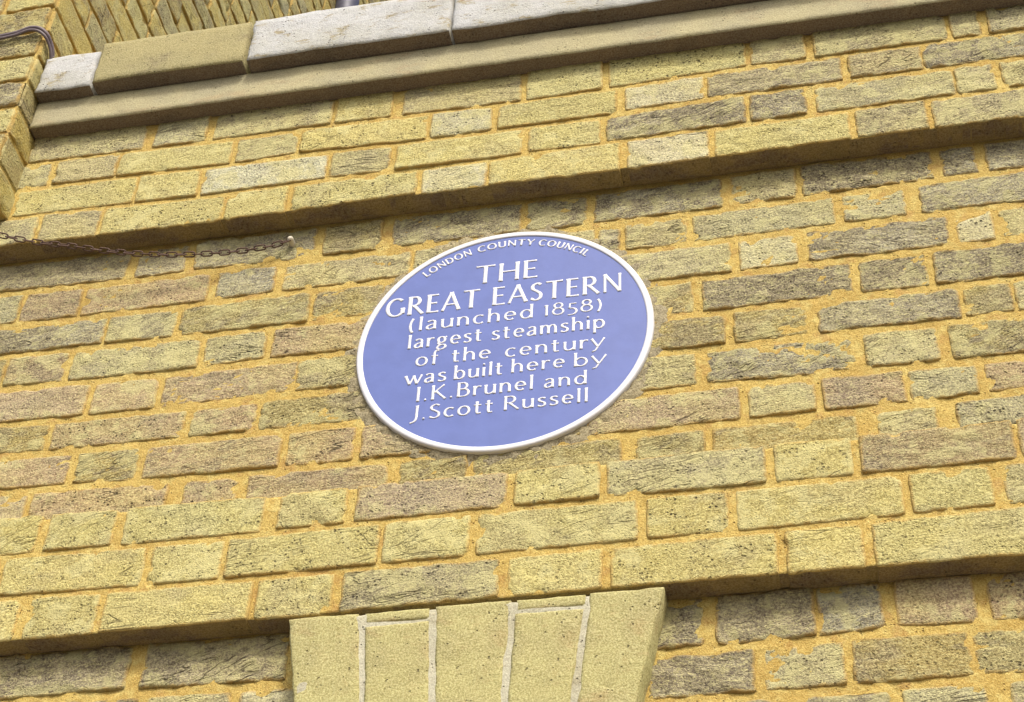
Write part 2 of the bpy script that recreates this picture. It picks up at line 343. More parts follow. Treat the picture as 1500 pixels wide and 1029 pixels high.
  (11, 'L', [(-1.2618,-1.1299,2.9538,2.9543,3.0271,3.0249,'Y'), (-1.1176,-1.0122,2.9542,2.9541,3.0246,3.0222,'Y'), (-1.0042,-0.7889,2.9541,2.9538,3.022,3.0198,'Y'), (-0.7821,-0.6743,2.9537,2.9533,3.0197,3.0203,'Y'), (-0.6619,-0.445,2.9533,2.9569,3.0204,3.0203,'G'), (-0.4339,-0.3067,2.9564,2.955,3.0204,3.0215,'Y'), (-0.2959,-0.0777,2.9548,2.9526,3.0216,3.022,'Y'), (-0.0672,0.0327,2.9526,2.9527,3.0221,3.023,'Y'), (0.0439,0.2583,2.9527,2.9526,3.0231,3.0264,'Y')]),
  (12, 'M', [(-1.1693,-0.9633,2.8836,2.8834,2.9417,2.9417,'D'), (-0.9435,-0.737,2.8812,2.8778,2.9417,2.9409,'D'), (-0.2487,-0.1799,2.8782,2.8786,2.9414,2.9406,'D'), (-0.165,-0.0382,2.8787,2.8799,2.9406,2.9401,'D'), (-0.0356,0.0466,2.88,2.8846,2.9401,2.9402,'S'), (0.0618,0.1608,2.884,2.8805,2.9402,2.9402,'P'), (0.1758,0.279,2.8804,2.8807,2.9402,2.9399,'P')]),
  (13, 'M', [(-1.1845,-0.9394,2.805,2.805,2.8713,2.8681,'D'), (-0.9268,-0.8069,2.805,2.805,2.8672,2.8659,'G'), (-0.7965,-0.7086,2.805,2.805,2.8658,2.8652,'W'), (-0.2542,-0.1184,2.805,2.805,2.8657,2.8665,'D'), (-0.1083,-0.0071,2.805,2.805,2.8666,2.8692,'G'), (0.0013,0.1449,2.805,2.805,2.8697,2.8685,'O'), (0.1482,0.3061,2.805,2.805,2.8684,2.8686,'O')]),
  (14, 'M', [(-1.1731,-1.0534,2.73,2.73,2.7925,2.7925,'D'), (-1.0429,-0.8275,2.73,2.73,2.7925,2.7925,'D'), (-0.8174,-0.7128,2.73,2.73,2.7925,2.7925,'D'), (-0.251,-0.1844,2.73,2.73,2.7925,2.7925,'G'), (-0.1751,-0.0845,2.73,2.73,2.7925,2.7925,'D'), (-0.0762,0.0422,2.73,2.73,2.7925,2.7925,'D'), (0.0567,0.156,2.73,2.73,2.7925,2.7925,'G'), (0.1822,0.292,2.73,2.73,2.7925,2.7925,'D')]),
]
PL = {'U': -0.0398, 'M': 0.0, 'L': -0.0345}

def make_brick(parent, x0, x1, zb0, zb1, zt0, zt1, tone, yface, depth, to_world=None, nu=None, nv=15, under=None):
    """one weathered brick: a gridded face with rounded, chipped arrises, and sides running back into the wall"""
    (rgb, dirt) = TONE[tone]
    sd = rnd.uniform(0, 500)
    rough = rnd.uniform(.6, 1.35)
    amp = (0.0008 + 0.0018 * dirt) * rough
    w = x1 - x0
    nu = nu or max(10, int(w / 0.0048))
    def stops(n, L):
        a, b = .0014 / L, .0040 / L
        return [0.0, a] + [b + (1 - 2 * b) * i / (n - 4) for i in range(n - 3)] + [1 - a, 1.0]
    U = stops(nu, w)
    V = stops(nv, 0.06)
    tilt_x, tilt_z, proud = rnd.uniform(-.0012, .0012), rnd.uniform(-.0010, .0010), rnd.uniform(-.0004, .0016)
    slope = rnd.uniform(-.45, .15)                     # dip of the folds across the face
    chips = []
    for _ in range(rnd.choice((1, 2, 3, 3, 4))):
        e = rnd.random()
        cu, cv = (rnd.random(), rnd.choice((0, 1))) if e < .5 else (rnd.choice((0, 1)), rnd.random())
        if e > .78: cu, cv = rnd.choice((0, 1)), rnd.choice((0, 1))
        chips.append((cu * w, cv * 0.06, rnd.uniform(.004, .015), rnd.uniform(.002, .005)))
    verts, edge, faces = [], [], []
    wl = 0.0011 + 0.0017 * dirt
    for j, v in enumerate(V):
        for i, u in enumerate(U):
            zb = zb0 + (zb1 - zb0) * u; zt = zt0 + (zt1 - zt0) * u
            x = x0 + w * u; z = zb + (zt - zb) * v
            h = zt - zb
            fx = (1 - u) ** 4; gx = u ** 4; fz = (1 - v) ** 3; gz = v ** 3
            dx = wl * (fbm(z, sd, 1, 45) * fx + fbm(z, sd, 5, 45) * gx)
            dz = wl * (fbm(x, sd, 9, 38, 4) * fz + fbm(x, sd, 13, 38, 4) * gz)
            cxn = min(u, 1 - u) * w; czn = min(v, 1 - v) * h
            x += dx; z += dz
            if cxn < .006 and czn < .006:
                r = .0014 * (1 - cxn / .006) * (1 - czn / .006)
                x += r if u < .5 else -r
                z += r if v < .5 else -r
            d = min(cxn, czn)
            xs, zs = x + sd, z - slope * x
            n1 = fbm(xs, 0, zs * 2.2, 26, 5)
            n2 = 1 - abs(fbm(xs * .55, 4, zs * 2.0, 34, 3)) * 3.2      # narrow valleys
            bump_ = amp * (n1 * 1.2) + (amp * 1.3 * max(0, n2) ** 3 if n2 > 0 else 0)
            bump_ = min(bump_, .0018 if d > .008 else .004)
            y = yface - proud + tilt_x * (u * 2 - 1) + tilt_z * (v * 2 - 1) + bump_
            dd = d - .0016 * dirt * max(0, fbm(x, sd, z, 60, 3))
            y += 0.0024 * (1 - min(max(dd, 0) / .0022, 1)) ** 2
            for (cx, cz, r, dp) in chips:
                q = math.hypot(u * w - cx, v * 0.06 - cz) / (r * (1 + .5 * fbm(x, sd, z, 80, 3)))
                if q < 1: y += dp * min(1, 2.2 * (1 - q))
            verts.append((x, y, z)); edge.append(max(0.0, 1 - d / .010))
    W = nu + 1
    for j in range(nv):
        for i in range(nu):
            a = j * W + i
            faces.append((a, a + 1, a + W + 1, a + W))
    ring = [i for i in range(W)] + [j * W + nu for j in range(1, nv + 1)] + [nv * W + i for i in range(nu - 1, -1, -1)] + [j * W for j in range(nv - 1, 0, -1)]
    base = len(verts)
    for r_ in ring:
        x, y, z = verts[r_]
        verts.append((x, yface + depth, z)); edge.append(0.9)
    n = len(ring)
    for i in range(n):
        a, b = ring[i], ring[(i + 1) % n]
        faces.append((b, a, base + i, base + (i + 1) % n))
    if to_world: verts = [to_world(*p) for p in verts]
    cx = sum(p[0] for p in verts) / len(verts); cy = sum(p[1] for p in verts) / len(verts); cz = sum(p[2] for p in verts) / len(verts)
    o = mesh_obj('brick', verts, faces, M_BRICK, parent, (cx, cy, cz), True, edge)
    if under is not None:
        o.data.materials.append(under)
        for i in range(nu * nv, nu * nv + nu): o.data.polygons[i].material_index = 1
    j1, j2 = rnd.uniform(-9, 9), rnd.uniform(-5, 5)
    c = lin(rgb[0] + j1 + j2, rgb[1] + j1, rgb[2] + j1 - j2 * 1.4)
    o.color = (c[0], c[1], c[2], min(1, max(0, dirt + rnd.uniform(-.13, .13))))
    return o

def relief_sheet(name, x0, x1, z0f, z1f, y, amp, parent, mat, step=0.005, back=0.0, kind=None):
    """mortar bed: a rough sheet with its own depth; z0f, z1f give the lower and upper edge at x"""
    nx = int((x1 - x0) / step); 
    nz = max(4, int((z1f((x0 + x1) / 2) - z0f((x0 + x1) / 2)) / step))
    verts, faces = [], []
    for j in range(nz + 1):
        for i in range(nx + 1):
            x = x0 + (x1 - x0) * i / nx
            a, b = z0f(x), z1f(x)
            z = a + (b - a) * j / nz
            f = noise.noise(Vector((x * 55, 3, z * 55))) * .6 + noise.noise(Vector((x * 17, 8, z * 17))) * .8 + noise.noise(Vector((x * 150, 1, z * 150))) * .35
            verts.append((x, y + amp * f, z))
    W = nx + 1
    for j in range(nz):
        for i in range(nx):
            a = j * W + i
            faces.append((a, a + 1, a + W + 1, a + W))
    if back:
        base = len(verts)
        ring = [i for i in range(W)]
        for i in ring: verts.append((verts[i][0], y + back, verts[i][2] + 0.0))
        for i in range(nx): faces.append((i + 1, i, base + i, base + i + 1))
        base = len(verts)
        ring = [nz * W + i for i in range(W)]
        for i in ring: verts.append((verts[i][0], y + back, verts[i][2]))
        for i in range(nx): faces.append((ring[i], ring[i + 1], base + i + 1, base + i))
    o = mesh_obj(name, verts, faces, mat, parent)
    if kind: o['kind'] = kind
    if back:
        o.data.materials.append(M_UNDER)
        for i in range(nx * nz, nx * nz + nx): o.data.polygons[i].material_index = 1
    return o

def box_mesh(boxes, bev=0.003):
    """simple chamfered bricks as one list of verts and faces: (x0,x1,y0,y1,z0,z1)"""
    V, F = [], []
    for (x0, x1, y0, y1, z0, z1) in boxes:
        b = len(V)
        V += [(x0 + bev, y0, z0 + bev), (x1 - bev, y0, z0 + bev), (x1 - bev, y0, z1 - bev), (x0 + bev, y0, z1 - bev),
              (x0, y0 + bev, z0), (x1, y0 + bev, z0), (x1, y0 + bev, z1), (x0, y0 + bev, z1),
              (x0, y1, z0), (x1, y1, z0), (x1, y1, z1), (x0, y1, z1)]
        F.append((b, b + 1, b + 2, b + 3))
        for s in (0, 4):
            for i in range(4):
                a, c = b + s + i, b + s + (i + 1) % 4
                F.append((c, a, a + 4, c + 4))
    return V, F

# ================================================================== GROUND
def ground():
    gx, gy = 80.0, 80.0
    mesh_obj('road', [(-gx, -gy, -0.12), (gx, -gy, -0.12), (gx, gy, -0.12), (-gx, gy, -0.12)], [(0, 1, 2, 3)],
             plain_material('asphalt', (0.06, 0.06, 0.058, 1), 0.9, 0.2, 0.3, bump=0.004, scale=150.0), None, smooth=False)['kind'] = 'structure'
    V, F = box_mesh([(-40, 40, -3.0, 1.0, -0.5, 0.0)], 0.01)
    g = mesh_obj('pavement', [(-40, -3.0, 0), (40, -3.0, 0), (40, 0.3, 0), (-40, 0.3, 0), (-40, -3.0, -0.2), (40, -3.0, -0.2)],
                 [(0, 1, 2, 3), (1, 0, 4, 5)], M_PAVE, None, smooth=False)
    g['kind'] = 'structure'
ground()

# ================================================================== BRICK WALL
wall = empty('brick_wall', (0, 0, 0),  'yellow and grey stock brick wall with projecting bands and stone cornice, carrying the blue plaque', 'wall')
wall['kind'] = 'thing'
zL0 = lambda x: 2.9542            # underside of the lower band
zL1 = lambda x: 3.1665
zU0 = lambda x: 3.7815 + 0.0006 * math.sin(x * 3)
zU1 = lambda x: 4.071
mortar = relief_sheet('mortar', -1.62, 0.62, lambda x: 2.66, lambda x: 3.80, PL['M'] + .0022, .0019, wall, M_MORTAR, 0.0045, kind='stuff')
core = mesh_obj('wall_core', [(-4.5, .03, 0), (2.6, .03, 0), (2.6, .03, 4.42), (-4.5, .03, 4.42), (-4.5, .33, 0), (2.6, .33, 0), (2.6, .33, 4.42), (-4.5, .33, 4.42)],
                [(0, 1, 2, 3), (5, 4, 7, 6), (1, 5, 6, 2), (4, 0, 3, 7), (3, 2, 6, 7)], M_MORTAR, wall, smooth=False)
upper = relief_sheet('upper_string_course', -1.72, 0.66, lambda x: zU0(x) + .0012, zU1, PL['U'] + .0028, .0012, wall, M_MORTAR, 0.0045, back=.04)
lower = relief_sheet('lower_string_course', -1.62, 0.62, lambda x: zL0(x) + .0012, zL1, PL['L'] + .0028, .0012, wall, M_MORTAR, 0.0045, back=.036)
PARENT = {'U': upper, 'M': wall, 'L': lower}
for k, pl, items in BRICKS:
    for (x0, x1, zb0, zb1, zt0, zt1, tone) in items:
        if k == 12: zt0 = zt1 = 2.9535
        if k == 1: zt0 += .006; zt1 += .006
        y = PL[pl]
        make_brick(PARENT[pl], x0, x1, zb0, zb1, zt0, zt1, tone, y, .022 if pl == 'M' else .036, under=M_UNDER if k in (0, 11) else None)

# plain brickwork further along the wall and down to the pavement, outside the photograph
def far_bricks():
    span = {k: (min(i[0] for i in it), max(i[1] for i in it)) for k, pl, it in BRICKS}
    groups = {'U': [], 'M': [], 'L': []}
    for k in range(-3, 50):
        pl = 'U' if k <= 0 else 'L' if 9 <= k <= 11 else 'M'
        zb = 3.78 - .075 * k; zt = zb + .075 - .013
        a, b = span.get(k, (99, 99))
        x = -4.4 + (0.16875 if k % 2 else 0.0); n = 0
        while x < 2.4:
            L = .215 if n % 2 == 0 else .1025
            s, e = x, min(x + L, 2.5)
            if a < 90:
                if s < a and e > a - .012: e = a - .012
                if e > b and s < b + .012: s = b + .012
            if (a > 90 or e <= a - .011 or s >= b + .011) and e - s > .03:
                groups[pl].append((s, e, PL[pl] + rnd.uniform(-.001, .001), PL[pl] + .04, zb, zt))
            x += L + .01; n += 1
    for pl, bx in groups.items():
        V, F = box_mesh(bx)
        o = mesh_obj('brickwork', V, F, M_BRICK, PARENT[pl], smooth=False)
        o['kind'] = 'stuff'
        c = lin(178, 162, 112); o.color = (c[0], c[1], c[2], .5)
    for pl, z0, z1 in (('U', 3.781, 4.071), ('L', 2.9552, 3.1665), ('M', 2.66, 3.80)):
        y = PL[pl] + .005
        for xa, xb in ((-4.45, -1.62 if pl != 'U' else -1.72), (.62 if pl != 'U' else .66, 2.55)):
            if pl == 'M':
                mesh_obj('mortar_backing', [(xa, y, z0), (xb, y, z0), (xb, y, z1), (xa, y, z1)], [(0, 1, 2, 3)], M_MORTAR, wall, smooth=False)
            else:
                mesh_obj('mortar_backing', [(xa, y, z0), (xb, y, z0), (xb, y, z1), (xa, y, z1), (xa, .012, z0), (xb, .012, z0), (xa, .012, z1), (xb, .012, z1)],
                         [(0, 1, 2, 3), (1, 0, 4, 5), (3, 2, 7, 6)], M_MORTAR, wall, smooth=False)
    mesh_obj('mortar_backing', [(-4.45, .005, 0), (2.55, .005, 0), (2.55, .005, 2.66), (-4.45, .005, 2.66)], [(0, 1, 2, 3)], M_MORTAR, wall, smooth=False)
far_bricks()

# ------------------------------------------------------------------ keystone of rubbed bricks
ky = PL['L'] - .0040
KT = 2.9468
def _slab_obj(name, verts, faces, mat, parent, org, nx, nz, under):
    o = mesh_obj(name, verts, faces, mat, parent, org)
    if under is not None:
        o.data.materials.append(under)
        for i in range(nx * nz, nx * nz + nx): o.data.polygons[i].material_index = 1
    return o
def shaped_slab(name, parent, poly_fn, z0, z1, yface, depth, mat, nx=10, nz=24, amp=.0010, rnd_e=.0015, er=.003, seed=0, uneven=0.0, under=None):
    """slab whose left and right edge follow poly_fn(z) -> (xl, xr); face gridded, edges softened"""
    verts, faces = [], []
    def stops(n, L, e):
        return [0.0] + [e / L + (1 - 2 * e / L) * i / (n - 2) for i in range(n - 1)] + [1.0]
    xl, xr = poly_fn((z0 + z1) / 2)
    U, V = stops(nx, xr - xl, er), stops(nz, z1 - z0, er)
    for v in V:
        z = z0 + (z1 - z0) * v
        xl, xr = poly_fn(z)
        for u in U:
            x = xl + (xr - xl) * u
            zz = z
            if uneven:
                zz += uneven * ((1 - v) ** 2 * fbm(x, seed, 1, 9, 4) + v ** 2 * fbm(x, seed, 7, 7, 4))
                x2 = x + uneven * .6 * ((1 - u) ** 8 * fbm(z, seed, 3, 30) + u ** 8 * fbm(z, seed, 4, 30))
            else:
                x2 = x + .0014 * ((1 - u) ** 6 * fbm(z, seed, 3, 40, 4) + u ** 6 * fbm(z, seed, 4, 40, 4))
                zz += .0012 * (v ** 8 * fbm(x, seed, 6, 40, 4))
            d = min(min(u, 1 - u) * (xr - xl), min(v, 1 - v) * (z1 - z0))
            y = yface + amp * fbm(x, seed, z, 22, 4) + rnd_e * (1 - min(d / er, 1)) ** 2
            verts.append((x2, y, zz))
    W = nx + 1
    for j in range(nz):
        for i in range(nx):
            a = j * W + i
            faces.append((a, a + 1, a + W + 1, a + W))
    ring = list(range(W)) + [j * W + nx for j in range(1, nz + 1)] + [nz * W + i for i in range(nx - 1, -1, -1)] + [j * W for j in range(nz - 1, 0, -1)]
    base = len(verts)
    for r_ in ring: verts.append((verts[r_][0], yface + depth, verts[r_][2]))
    n = len(ring)
    for i in range(n):
        a, b = ring[i], ring[(i + 1) % n]
        faces.append((b, a, base + i, base + (i + 1) % n))
    cx = sum(p[0] for p in verts) / len(verts); cz = sum(p[2] for p in verts) / len(verts)
    return _slab_obj(name, verts, faces, mat, parent, (cx, yface, cz), nx, nz, under)

JX_TOP = [(-.7290, -.6325), (-.6231, -.5365), (-.5273, -.4265), (-.4183, -.3273), (-.3210, -.2252)]
JX_BOT = [(-.7022, -.6163), (-.6091, -.5266), (-.5177, -.4324), (-.4237, -.3444), (-.3341, -.2588)]
def jx(i, z):
    t = (KT - z) / (KT - 2.800)
    return (JX_TOP[i][0] + (JX_BOT[i][0] - JX_TOP[i][0]) * t, JX_TOP[i][1] + (JX_BOT[i][1] - JX_TOP[i][1]) * t)
KB = 2.655
key = shaped_slab('keystone', wall, lambda z: (jx(0, z)[0] + .003, jx(4, z)[1] - .003), KB, KT - .003, ky + .0014, .06, M_PUTTY, 60, 40, .0012, .001, .003, 3)
for i in range(5):
    if i in (1, 3):
        shaped_slab('closer', key, lambda z, i=i: jx(i, z), 2.9290 if i == 1 else 2.9285, KT - .001, ky, .03, M_ARCH, 12, 5, .0006, .002, .003, i * 7 + 2)
        shaped_slab('voussoir', key, lambda z, i=i: jx(i, z), KB, 2.9235, ky - .001, .03, M_ARCH, 24, 70, .0014, .0014, .003, i * 7)
    else:
        shaped_slab('voussoir', key, lambda z, i=i: jx(i, z), KB, KT, ky, .055 if i in (0, 4) else .03, M_ARCH, 24, 70, .0014, .0014, .003, i * 7)

# ------------------------------------------------------------------ cornice and coping
def long_stone(name, parent, x0, x1, z0, z1, y0, y1, mat, seed, uneven=.0015, nx=None, rnd_e=.003):
    nx = nx or max(12, int((x1 - x0) / .012))
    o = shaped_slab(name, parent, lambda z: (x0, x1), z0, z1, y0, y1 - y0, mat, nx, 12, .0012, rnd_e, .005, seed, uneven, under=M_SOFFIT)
    return o
cornice = long_stone('cornice', wall, -1.3635, 2.5, 4.0700, 4.1430, -.0695, .02, M_CORNICE, 40, .0007, 300)
ct = [(-1.3600, -1.2505, 4.1425, 4.246, M_WHITE_COPING, 1), (-1.2475, -.9560, 4.1440, 4.262, M_COPING, 2), (-.9505, -.5735, 4.1450, 4.266, M_WHITE_COPING, 3),
      (-.5712, .02, 4.1455, 4.268, M_WHITE_COPING, 4), (.023, .6, 4.146, 4.268, M_WHITE_COPING, 5), (.603, 1.2, 4.146, 4.268, M_COPING, 6), (1.203, 1.85, 4.146, 4.268, M_WHITE_COPING, 7), (1.853, 2.5, 4.146, 4.268, M_COPING, 8)]
for (a, b, z0, z1, mt, sd) in ct:
    long_stone('coping_stone', wall, a + .0012, b - .0012, z0, z1, -.0985 + (.004 if sd == 1 else 0), .34, mt, sd * 11, .0044 if mt is M_WHITE_COPING else .0028)
mesh_obj('roof_deck', [(-1.36, .33, 4.2), (2.5, .33, 4.2), (2.5, 5, 4.25), (-1.36, 5, 4.25)], [(0, 1, 2, 3)], M_LEAD, wall, smooth=False)

# ------------------------------------------------------------------ cement round the plaque
PCX, PCZ, PR = -.4657, 3.4640, .2313
def cement_ring():
    V, F = [], []
    n, m = 420, 12
    for i in range(n):
        a = 2 * math.pi * i / n
        ca, sa = math.cos(a), math.sin(a)
        wd = .019 + .016 * fbm(ca, sa, 0, 3.5, 5) + .008 * max(0, -sa)
        wd = max(.007, wd)
        for j in range(m + 1):
            t = j / m
            r = PR - .012 + (.012 + wd) * t
            y = -.0022 + .0050 * t ** 2 + .0034 * fbm(ca * r, sa * r, 5, 60, 5)
            V.append((PCX + r * ca, y, PCZ + r * sa))
    for i in range(n):
        for j in range(m):
            a = i * (m + 1) + j; b = ((i + 1) % n) * (m + 1) + j
            F.append((a, a + 1, b + 1, b))
    mesh_obj('cement_surround', V, F, M_CEMENT, wall)
cement_ring()

# ================================================================== PLAQUE
plaque = empty('commemorative_plaque', (PCX, -.01, PCZ), 'round blue ceramic plaque with white rim and raised white lettering set in the brick wall', 'plaque')
FY = -.0060
DX, DZ = -.0032, .0124
def lathe(name, prof, mat, parent, n=192):
    V, F = [], []
    m = len(prof)
    for i in range(n):
        a = 2 * math.pi * i / n
        for (r, y) in prof:
            V.append((PCX + r * math.cos(a), y, PCZ + r * math.sin(a)))
    for i in range(n):
        for j in range(m - 1):
            a = i * m + j; b = ((i + 1) % n) * m + j
            F.append((a, a + 1, b + 1, b))
    return mesh_obj(name, V, F, mat, parent, (PCX, -.01, PCZ))
lathe('face', [(0.00001, FY), (.05, FY - .0002), (.12, FY), (.19, FY + .0001), (PR - .010, FY)], M_BLUE, plaque)
lathe('rim', [(PR - .0108, FY + .003), (PR - .0106, FY - .0006), (PR - .0098, FY - .0015), (PR - .0085, FY - .0019), (PR - .0040, FY - .0019), (PR - .0014, FY - .0014), (PR - .0002, FY + .0010), (PR, .004)], M_GLAZE, plaque)

# ---- lettering: each glyph drawn as pen strokes (cap height 1) and raised as a rounded bead
def arc(cx, cz, rx, rz, a0, a1, n=14):
    return [(cx + rx * math.cos(math.radians(a0 + (a1 - a0) * i / n)), cz + rz * math.sin(math.radians(a0 + (a1 - a0) * i / n))) for i in range(n + 1)]
def crv(pts, n=8):
    """Catmull-Rom through the points"""
    P = [pts[0]] + list(pts) + [pts[-1]]
    out = []
    for i in range(1, len(P) - 2):
        p0, p1, p2, p3 = P[i - 1], P[i], P[i + 1], P[i + 2]
        for s in range(n):
            t = s / n
            out.append(tuple(.5 * (2 * p1[k] + (p2[k] - p0[k]) * t + (2 * p0[k] - 5 * p1[k] + 4 * p2[k] - p3[k]) * t * t + (3 * p1[k] - p0[k] - 3 * p2[k] + p3[k]) * t ** 3) for k in (0, 1)))
    out.append(pts[-1])
    return out
XH = .66
G = {
 'T': (.80, [[(.0, .965), (.80, .965)], [(.40, .95), (.40, 0)]]),
 'H': (.86, [[(.09, 1), (.09, 0)], [(.77, 1), (.77, 0)], [(.09, .53), (.77, .53)]]),
 'E': (.60, [[(.10, 1), (.10, 0)], [(.10, .965), (.56, .965)], [(.10, .52), (.50, .52)], [(.10, .035), (.60, .035)]]),
 'G': (.92, [arc(.48, .5, .43, .475, 48, 330, 26), [(.83, .44), (.83, .14)], [(.83, .30), (.80, .17)]]),
 'R': (.78, [[(.10, 1), (.10, 0)], [(.10, .965)] + arc(.34, .735, .22, .23, 90, -90) + [(.10, .505)], [(.30, .50), (.76, .0)]]),
 'A': (.88, [[(.43, 1), (.03, 0), 't'], [(.43, 1), (.85, 0)], [(.17, .34), (.70, .34)]]),
 'S': (.56, [crv([(.48, .88), (.30, .96), (.10, .84), (.11, .66), (.30, .52), (.47, .36), (.46, .14), (.26, .03), (.03, .13)])]),
 'N': (.88, [[(.10, 0), (.10, 1), 't'], [(.09, 1), (.80, .02)], [(.80, .0), (.80, 1), 't']]),
 'L': (.56, [[(.10, 1), (.10, 0)], [(.10, .035), (.56, .035)]]),
 'O': (1.0, [arc(.5, .5, .43, .475, 0, 360, 34)]),
 'D': (.86, [[(.10, 1), (.10, 0)], [(.10, .965), (.30, .965)] + arc(.34, .5, .44, .465, 90, -90, 20) + [(.10, .035)]]),
 'C': (.84, [arc(.49, .5, .43, .475, 48, 312, 26)]),
 'U': (.84, [[(.10, 1), (.10, .36)] + arc(.42, .36, .32, .33, 180, 360, 16) + [(.74, .36), (.74, 1)]]),
 'Y': (.80, [[(.02, 1), (.40, .48)], [(.78, 1), (.40, .48), 't'], [(.40, .50), (.40, 0)]]),
 'I': (.24, [[(.12, 1), (.12, 0)]]),
 'K': (.78, [[(.10, 1), (.10, 0)], [(.66, 1), (.13, .47), 't'], [(.26, .58), (.76, 0)]]),
 'B': (.68, [[(.10, 1), (.10, 0)], [(.10, .965)] + arc(.32, .755, .19, .21, 90, -90) + [(.10, .54)], [(.10, .54)] + arc(.36, .287, .25, .252, 90, -90) + [(.10, .035)]]),
 'J': (.42, [crv([(.32, 1), (.32, .5), (.31, .12), (.22, -.08), (.02, -.18)])]),
 '1': (.26, [[(.13, .88), (.13, 0)], [(.13, .86), (.02, .80)]]),
 '8': (.62, [arc(.31, .76, .20, .205, 0, 360, 24), arc(.31, .28, .26, .265, 0, 360, 26)]),
 '5': (.52, [[(.46, .80), (.14, .80)], [(.14, .80), (.11, .42), 't'], [(.11, .42)] + arc(.20, .16, .27, .27, 80, -75, 14) + [(.04, -.12)]]),
 '(': (.34, [arc(.46, .40, .36, .66, 130, 230, 16)]),
 ')': (.34, [arc(-.12, .40, .36, .66, -50, 50, 16)]),
 'a': (.54, [crv([(.08, .56), (.24, .64), (.40, .58), (.42, .42)]) + [(.42, .0)], crv([(.42, .36), (.24, .34), (.08, .24), (.07, .09), (.20, .02), (.42, .14)])]),
 'b': (.64, [[(.09, 1), (.09, 0)], arc(.33, .32, .24, .30, 150, -150, 22)]),
 'c': (.54, [arc(.32, .32, .25, .30, 48, 312, 20)]),
 'd': (.66, [[(.56, 1), (.56, 0)], arc(.32, .32, .24, .30, 30, 330, 22)]),
 'e': (.60, [[(.08, .34), (.53, .34)] + arc(.31, .33, .23, .29, 4, 312, 24)]),
 'f': (.40, [crv([(.40, .98), (.28, 1.0), (.18, .86), (.17, .6)]) + [(.17, 0)], [(.02, .62), (.36, .62)]]),
 'g': (.58, [arc(.27, .42, .19, .21, 0, 360, 22), [(.42, .56), (.56, .62), 't'], crv([(.16, .26), (.10, .16), (.22, .08), (.44, .04), (.50, -.12), (.30, -.27), (.08, -.20), (.08, -.06), (.22, .06)])]),
 'h': (.62, [[(.09, 1), (.09, 0)], crv([(.09, .44), (.22, .60), (.38, .62), (.50, .50), (.52, .34)]) + [(.52, 0)]]),
 'i': (.22, [[(.11, .64), (.11, 0)], 'dot:.11:.88']),
 'l': (.22, [[(.11, 1), (.11, 0)]]),
 'm': (.96, [[(.09, .64), (.09, 0)], crv([(.09, .44), (.22, .60), (.36, .62), (.45, .50), (.47, .34)]) + [(.47, 0)], crv([(.47, .44), (.60, .60), (.74, .62), (.83, .50), (.85, .34)]) + [(.85, 0)]]),
 'n': (.62, [[(.09, .64), (.09, 0)], crv([(.09, .44), (.22, .60), (.38, .62), (.50, .50), (.52, .34)]) + [(.52, 0)]]),
 'o': (.66, [arc(.33, .32, .26, .30, 0, 360, 26)]),
 'p': (.64, [[(.09, .64), (.09, -.32)], arc(.33, .32, .24, .30, 150, -150, 22)]),
 'r': (.42, [[(.09, .64), (.09, 0)], crv([(.09, .42), (.18, .56), (.30, .62), (.42, .58)])]),
 's': (.46, [crv([(.40, .57), (.26, .63), (.10, .56), (.12, .42), (.25, .34), (.38, .24), (.36, .08), (.20, .02), (.04, .09)])]),
 't': (.42, [[(.17, .84), (.17, .18)] + crv([(.17, .18), (.22, .04), (.38, .05)]), [(.02, .61), (.38, .61)]]),
 'u': (.62, [[(.09, .64), (.09, .30)] + crv([(.09, .30), (.12, .10), (.26, .02), (.42, .08), (.53, .20)]), [(.53, .64), (.53, 0)]]),
 'w': (.86, [[(.02, .64), (.25, .0)], [(.46, .60), (.25, .0), 't'], [(.44, .62), (.63, .0)], [(.86, .64), (.63, .0), 't']]),
 'y': (.62, [[(.02, .64), (.32, .04)], [(.62, .66), (.30, .02), (.20, -.20), (.04, -.28), 't']]),
 '.': (.24, ['dot:.12:.06']),
}
glyph_cache = {}
